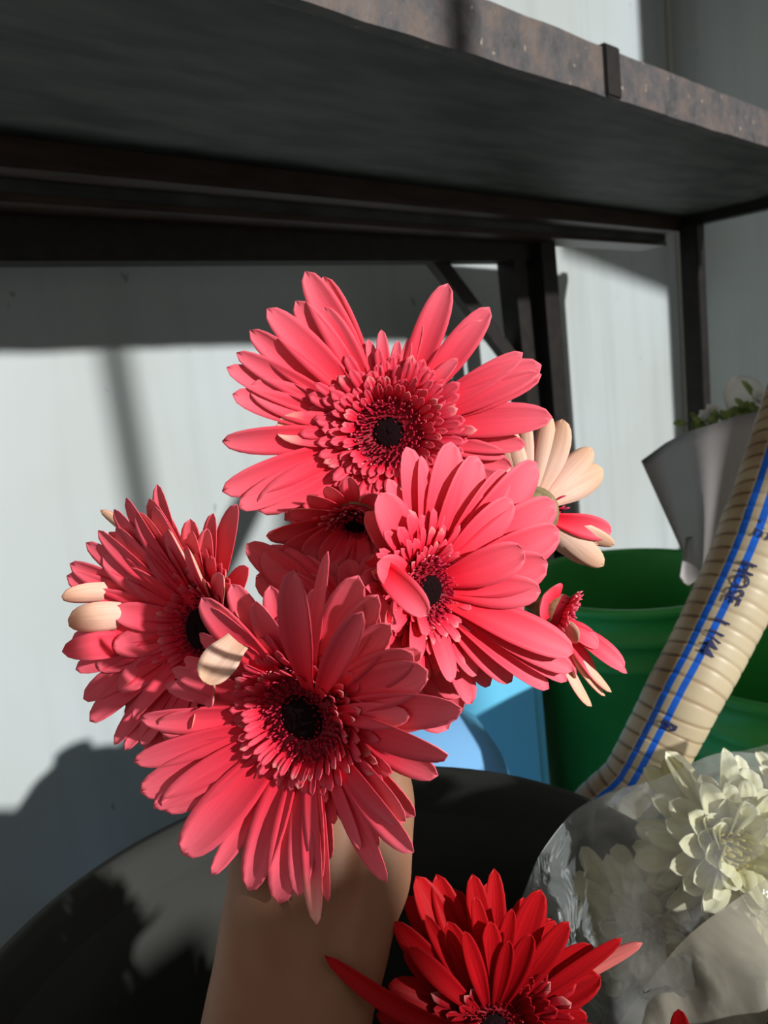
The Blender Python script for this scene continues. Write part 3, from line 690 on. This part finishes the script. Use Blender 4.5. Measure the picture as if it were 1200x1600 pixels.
F4 = [(315, 934, 56), (330, 950, 40, dict(lift=-3)), (269, 1046, 38), (258, 1072, 34), (219, 1124, 40, dict(lift=-2)), (245, 1137, 50), (209, 1191, 38), (219, 1238, 52), (239, 1262, 34, dict(lift=-3)), (254, 1266, 52), (285, 1335, 62), (330, 1368, 30, dict(lift=-3)),
      (388, 1391, 54), (436, 1412, 54, dict(lift=-3)), (466, 1400, 46, dict(lift=-4)), (495, 1445, 36, dict(pale=.5)), (499, 1376, 38), (512, 1410, 26, dict(lift=-3)),
      (604, 1378, 50), (646, 1332, 46), (564, 1328, 20), (634, 1284, 54), (700, 1180, 64, dict(twist=-.5)), (722, 1108, 60), (668, 1048, 66), (640, 1118, 40, dict(lift=2)), (645, 1020, 60, dict(lift=-2)),
      (458, 892, 56, dict(e=30)), (566, 957, 44, dict(e=30)), (512, 862, 24), (560, 900, 60), (400, 940, 52, dict(lift=-3)), (590, 930, 50, dict(lift=-3)), (610, 975, 50)]
gerbera('g4', 'lowest and largest coral pink gerbera in the front, with a black eye', (475, 1118, .275), N(-.40, -.20, .88), 14, F4, rb=56, core=38,
        rings=((46, 100, 165, 12, 24, 0), (48, 90, 142, 22, 19, 1), (48, 80, 122, 34, 15, 2), (46, 68, 102, 48, 12, 3)), disc=(28, 92, 460), seed=4, group=G, stem_to=stem_path(3), fill=((0, 360, 16, 235, 4, 50),))
# pale underside petal folded over at the upper left of the lowest gerbera
add_petal(FLOWERS['g4'], P(372, 1002, .262), P(318, 1066, .256), N(-.2, .1, 1), 58*.26/1200, mats=('petal_back', 'petal'), bulge=.12, cup=.12, narrow=.7, peak=.5, name='folded_petal')
D = dict
F3 = [(635, 698, 52, D(dz=10)), (658, 712, 34, D(dz=6)), (705, 690, 54, D(dz=0)), (745, 712, 62, D(dz=-6)), (790, 735, 56, D(dz=-12)), (838, 722, 60, D(dz=-18)), (868, 785, 64, D(dz=-14)), (874, 828, 60, D(dz=-12)), (856, 880, 62, D(dz=-6)), (845, 925, 50, D(dz=-6)),
      (896, 1020, 50, D(dz=-8)), (895, 1048, 40, D(dz=-12)), (858, 1076, 36, D(dz=-14)), (886, 1064, 36, D(dz=-16)), (820, 860, 56, D(dz=0)), (800, 780, 52, D(dz=-6)),
      (592, 772, 56, D(dz=20)), (606, 748, 34, D(dz=14)), (572, 800, 40, D(dz=14)), (590, 880, 50, D(dz=30)), (565, 900, 34, D(dz=24, flip=0)), (602, 1035, 50, D(dz=18)), (645, 1030, 42, D(dz=22)), (602, 975, 44, D(dz=28)), (575, 960, 40, D(dz=16)),
      (705, 1066, 36, D(dz=6)), (690, 1050, 40, D(dz=0)), (745, 1055, 44, D(dz=-10)), (800, 1065, 44, D(dz=-14)), (660, 990, 34, D(dz=16)), (550, 930, 40, D(dz=10))]
gerbera('g3', 'middle coral pink gerbera turned towards the right, its petals swept to the right', (668, 922, .288), N(.62, -.02, .76), 20, F3, rb=44, core=24,
        rings=((40, 66, 135, 12, 19, 0), (40, 56, 108, 22, 15, 1), (38, 46, 84, 38, 12, 2)), disc=(22, 56, 240), seed=3, group=G, stem_to=stem_path(2), fill=((-70, 80, 12, 220, 8, 52),))
add_petal(FLOWERS['g3'], P(580, 872, .270), P(668, 962, .258), N(.1, .1, 1), 46*.26/1200, mats=('petal', 'petal_rose'), bulge=.14, cup=.3, narrow=.55, name='folded_petal')
add_petal(FLOWERS['g3'], P(572, 915, .270), P(606, 985, .262), N(-.1, .0, 1), 42*.26/1200, mats=('petal', 'petal_rose'), bulge=.14, cup=.25, narrow=.55, name='folded_petal')
F2 = [(245, 757, 30, D(dz=-14)), (197, 778, 34), (178, 796, 36), (157, 797, 22, D(dz=-16, flip=1, rb=300)), (153, 829, 30), (134, 848, 34), (109, 881, 36), (104, 900, 40), (96, 932, 32, D(flip=1, dz=4, rb=360)), (106, 968, 46, D(dz=10, flip=1, rb=270)), (97, 1018, 40, D(flip=1, dz=8, rb=330)), (112, 1000, 38), (118, 1046, 34), (130, 1092, 40), (140, 1127, 40), (178, 1163, 36), (195, 1173, 30), (222, 1165, 40), (262, 1160, 44),
      (262, 806, 26, D(dz=-12)), (272, 836, 24, D(dz=-12)), (181, 825, 44), (160, 870, 44), (140, 930, 44), (135, 980, 44), (150, 1040, 44), (215, 800, 40, D(lift=2)),
      (370, 788, 48, D(dz=8)), (333, 802, 32, D(dz=4)), (297, 811, 40, D(dz=2)), (324, 826, 34, D(dz=10)), (388, 887, 40, D(dz=16)), (352, 890, 30, D(dz=16)), (300, 830, 36, D(dz=6))]
gerbera('g2', 'leftmost coral pink gerbera, turned left and mostly in shade', (318, 982, .308), N(-.62, .04, .78), 24, F2, rb=46, core=34,
        rings=((42, 70, 130, 30, 22, 0), (40, 60, 104, 42, 16, 1), (38, 50, 84, 55, 12, 2)), disc=(30, 60, 220), seed=2, group=G, stem_to=stem_path(1), fill=((95, 265, 18, 215, 22, 50), (0, 360, 14, 170, 30, 44)))
F7 = [(416, 838, 48), (436, 872, 48), (474, 872, 48), (505, 885, 44), (452, 800, 40), (510, 760, 30), (588, 772, 30), (545, 745, 26), (520, 910, 34), (560, 900, 40), (480, 775, 34)]
gerbera('g7', 'small coral gerbera tucked beneath the topmost bloom, facing down', (556, 815, .326), N(-.1, -.80, .60), 20, [(a, b, c, D(dz=2+(838-b)*.09)) for a, b, c in F7], rb=30, core=20, rings=((30, 30, 60, 30, 12, 0),), disc=(16, 34, 120), seed=7, group=G, stem_to=stem_path(4))
F5 = [(815, 632, 26), (858, 648, 28), (879, 655, 42), (925, 700, 36), (942, 733, 44), (955, 832, 34, D(flip=1)), (960, 852, 26), (943, 884, 34), (925, 880, 36), (900, 868, 30), (780, 690, 34), (760, 712, 30), (790, 665, 30), (935, 850, 34)]
gerbera('g5', 'gerbera at the back right turned away, showing its cream petal undersides', (832, 800, .345), N(.35, .1, -.93), -5, [(q[0], q[1], q[2], D(dz=(-6 if q[0] > 890 else -2), **(q[3] if len(q) > 3 else {}))) for q in F5], rb=40, core=20, rings=(), disc=(18, 40, 100), seed=5, group=G, stem_to=stem_path(5))
F6 = [(976, 1045, 32, D(dz=-6)), (980, 1052, 16, D(dz=-8)), (955, 1082, 18, D(dz=-6, flip=1)), (924, 1104, 40, D(dz=0, flip=1)), (945, 1088, 20, D(dz=-8, flip=1)), (935, 1010, 30, D(dz=-4)), (850, 930, 60, D(dz=10)), (905, 1000, 44, D(dz=8)), (930, 1060, 26, D(dz=-6)), (830, 1000, 40, D(dz=8)), (900, 1060, 34, D(dz=0))]
gerbera('g6', 'coral gerbera at the lower right facing down and away, its petals drooping', (876, 962, .325), N(.75, -.3, .3), 10, F6, rb=34, core=14, rings=((40, 26, 50, 40, 8, 0),), disc=(12, 32, 110), seed=6, group=G, stem_to=stem_path(6))
F8 = [(722, 1112, 84), (740, 1075, 70), (700, 1140, 60), (655, 1110, 54), (400, 900, 54), (410, 860, 60), (385, 850, 44), (440, 900, 40), (640, 1060, 60), (590, 1050, 60), (470, 870, 40), (500, 900, 36)]
gerbera('g8', 'hidden coral gerbera in the middle of the bunch, only broad outer petals showing', (560, 985, .322), N(0, .1, 1), 0, F8, rb=44, rings=(), disc=(20, 44, 60), seed=8, group=G, stem_to=stem_path(7), fill=((0, 360, 20, 120, 10, 46),))
# made-up cut flower out of frame, added to shade the leftmost gerbera
gerbera('g_shade', 'coral gerbera added out of frame to shade the leftmost bloom', (0, 0, .30, W(.136, -.15, .062)), Vector((0, -1, .15)).normalized(), 0, (), rb=40, rings=RG[1:], seed=21, stem_to=[W(.136, -.12, -.25), W(.12, -.22, -.745)], fill=((0, 360, 24, 140, 4, 42),))
# red gerberas low in the foreground
D9 = [(507, 1493, 28, D(dz=34, bulge=.34, twist=.1, cup=.3, sway=-.12)), (616, 1440, 36, D(dz=14)), (650, 1369, 46, D(dz=0)), (682, 1366, 40, D(dz=-2)), (738, 1366, 36, D(dz=2)), (772, 1357, 31, D(dz=-2)), (705, 1404, 40, D(dz=-8)), (845, 1390, 45, D(dz=2)), (818, 1402, 34, D(dz=-6)),
      (888, 1440, 34, D(dz=6)), (862, 1436, 48, D(dz=-8)), (908, 1500, 38, D(dz=-6)), (972, 1466, 22, D(dz=6)), (1004, 1473, 22, D(dz=0, flip=1)), (628, 1470, 26, D(dz=10)), (742, 1400, 26, D(dz=8)), (800, 1420, 26, D(dz=8)), (665, 1430, 24, D(dz=12)), (725, 1455, 26, D(dz=16)), (795, 1470, 26, D(dz=18)), (634, 1400, 40, D(dz=-8)), (918, 1588, 29, D(dz=8)), (588, 1586, 34, D(dz=4)), (640, 1480, 29, D(dz=18)), (765, 1440, 34, D(dz=10)), (700, 1440, 34, D(dz=12)), (830, 1460, 34, D(dz=14)), (560, 1680, 38), (600, 1760, 38), (700, 1820, 40), (800, 1830, 40), (900, 1790, 40), (980, 1700, 40), (960, 1620, 34)]
gerbera('g9', 'deep red gerbera at the bottom of the frame, seen from above', (772, 1606, .305), N(0, .42, .9), 22, D9, rb=40, core=22, mats=('red', 'red_back'), fmat='red_floret', dmat='red_floret',
        rings=((38, 62, 150, 26, 26, 0), (40, 54, 122, 38, 20, 1), (38, 44, 92, 52, 15, 2)), disc=(18, 50, 200), seed=9, group='red gerberas', stem_to=[P(740, 1800, .40), W(.30, .28, -.70)], fill=((15, 165, 9, 205, 20, 50),))
D10 = [(1060, 1577, 30, D(dz=0)), (1100, 1610, 34), (1020, 1640, 34), (1140, 1660, 34), (1000, 1700, 34), (1150, 1740, 34), (1060, 1820, 34), (1110, 1800, 34)]
gerbera('g10', 'single red petal tip of a second red gerbera at the bottom right', (1070, 1710, .33), N(0, .3, .95), 15, D10, rb=34, core=14, mats=('red', 'red_back'), fmat='red_floret', dmat='red_floret', rings=((24, 30, 60, 40, 12, 0),), disc=(12, 32, 60), seed=10, group='red gerberas', stem_to=[P(1000, 1900, .42), W(.33, .25, -.70)])

# ------------------------------------------------------------------ the holder's arm and hand
def person():
    org = P(460, 1450, .29); parts = []
    def limb(ctrl, n=40, seg=28):
        """ctrl: (point, half width, half depth) - an elliptical loft across the view"""
        pts = bez([c[0] for c in ctrl], n); V, F = [], []; k = len(ctrl)-1
        for i, p in enumerate(pts):
            t = (pts[min(i+1, n)]-pts[max(i-1, 0)]).normalized(); u_ = i/n*k; j_ = min(int(u_), k-1); f = u_-j_; f = f*f*(3-2*f)
            a_ = ctrl[j_][1]*(1-f)+ctrl[j_+1][1]*f; b_ = ctrl[j_][2]*(1-f)+ctrl[j_+1][2]*f
            x = (RT-t*t.dot(RT)).normalized(); y = t.cross(x)
            for q in range(seg):
                an = 2*math.pi*q/seg; V.append(p+x*math.cos(an)*a_+y*math.sin(an)*b_)
        for i in range(n):
            for q in range(seg): a = i*seg+q; b = i*seg+(q+1) % seg; F.append((a, b, b+seg, a+seg))
        F.append(tuple(range(seg))[::-1]); F.append(tuple(range(n*seg, (n+1)*seg))); parts.append((V, F))
    def finger(pts, rs):
        pp = [P(*q) for q in pts]; n = 24; c = bez(pp, n); k = len(rs)-1
        def rad(t):
            u_ = t*k; j_ = min(int(u_), k-1); r_ = rs[j_]*(1-u_+j_)+rs[j_+1]*(u_-j_); return r_*(1 if t < .94 else .8)
        parts.append(tube_geo(c, rad, 16))
    limb([(W(.01, -.22, -.30), .046, .046), (W(.04, -.10, -.262), .042, .038), (P(392, 2000, .235), .036, .034), (P(432, 1700, .268), .0305, .026), (P(455, 1560, .283), .0310, .0235), (P(482, 1440, .296), .0335, .022),
          (P(500, 1350, .304), .0365, .020), (P(515, 1260, .312), .0350, .017), (P(520, 1180, .316), .0290, .013), (P(522, 1150, .318), .016, .008)])
    limb([(W(.01, -.22, -.30), .050, .050), (W(-.06, -.30, -.29), .050, .050), (W(-.16, -.42, -.25), .055, .055)], 16)
    for i, y in enumerate((1165, 1198, 1234, 1270)):
        L = (1.0, 1.06, 1.0, .86)[i]
        finger([(480, y+8, .316), (448-6*L, y+2, .330), (450, y-2, .350), (490, y-2, .362), (540*L, y+4, .362), (572*L, y+8, .350)], [.0105, .0100, .0090, .0082, .0076, .0066])
    finger([(560, 1330, .308), (598, 1280, .308), (604, 1225, .312), (585, 1180, .318), (560, 1160, .326)], [.0150, .0125, .0105, .0095, .0080])
    V, F = [], []
    for v_, f_ in parts:
        k = len(V); V += [q-org for q in v_]; F += [tuple(x+k for x in q) for q in f_]
    me = bpy.data.meshes.new('person'); me.from_pydata(V, [], F)
    bm = bmesh.new(); bm.from_mesh(me); bmesh.ops.recalc_face_normals(bm, faces=bm.faces[:]); bm.to_mesh(me); bm.free()
    o = bpy.data.objects.new('person', me); C.objects.link(o); o.location = org
    rm = o.modifiers.new('remesh', 'REMESH'); rm.mode = 'VOXEL'; rm.voxel_size = .0022; rm.use_smooth_shade = True
    sm = o.modifiers.new('smooth', 'SMOOTH'); sm.factor = .5; sm.iterations = 5
    bpy.context.view_layer.update()
    dg = bpy.context.evaluated_depsgraph_get(); m2 = bpy.data.meshes.new_from_object(o.evaluated_get(dg))
    o.modifiers.clear(); o.data = m2; m2.name = 'person_body'; m2.materials.clear(); m2.materials.append(M['skin'])
    for vv in m2.vertices:                       # tendons and wrist creases
        q = vv.co+org; dd = (q-CAM).dot(FWD)
        if dd < .1: continue
        X = 600+1200*(q-CAM).dot(RT)/dd; Y = 800-1200*(q-CAM).dot(UP)/dd
        if 1240 < Y < 1560:
            wgt = min(1, (Y-1240)/60, (1560-Y)/60)
            vv.co += vv.normal*wgt*(.0010*noise.noise(Vector((X*.025, Y*.006, 0)))+.0016*math.exp(-((X-(585-(Y-1300)*.18))/14)**2)-.0012*math.exp(-((X-(555-(Y-1300)*.2))/14)**2))
    tag(o, 'bare left forearm and hand of a person holding up the pink gerberas', 'person')
person()
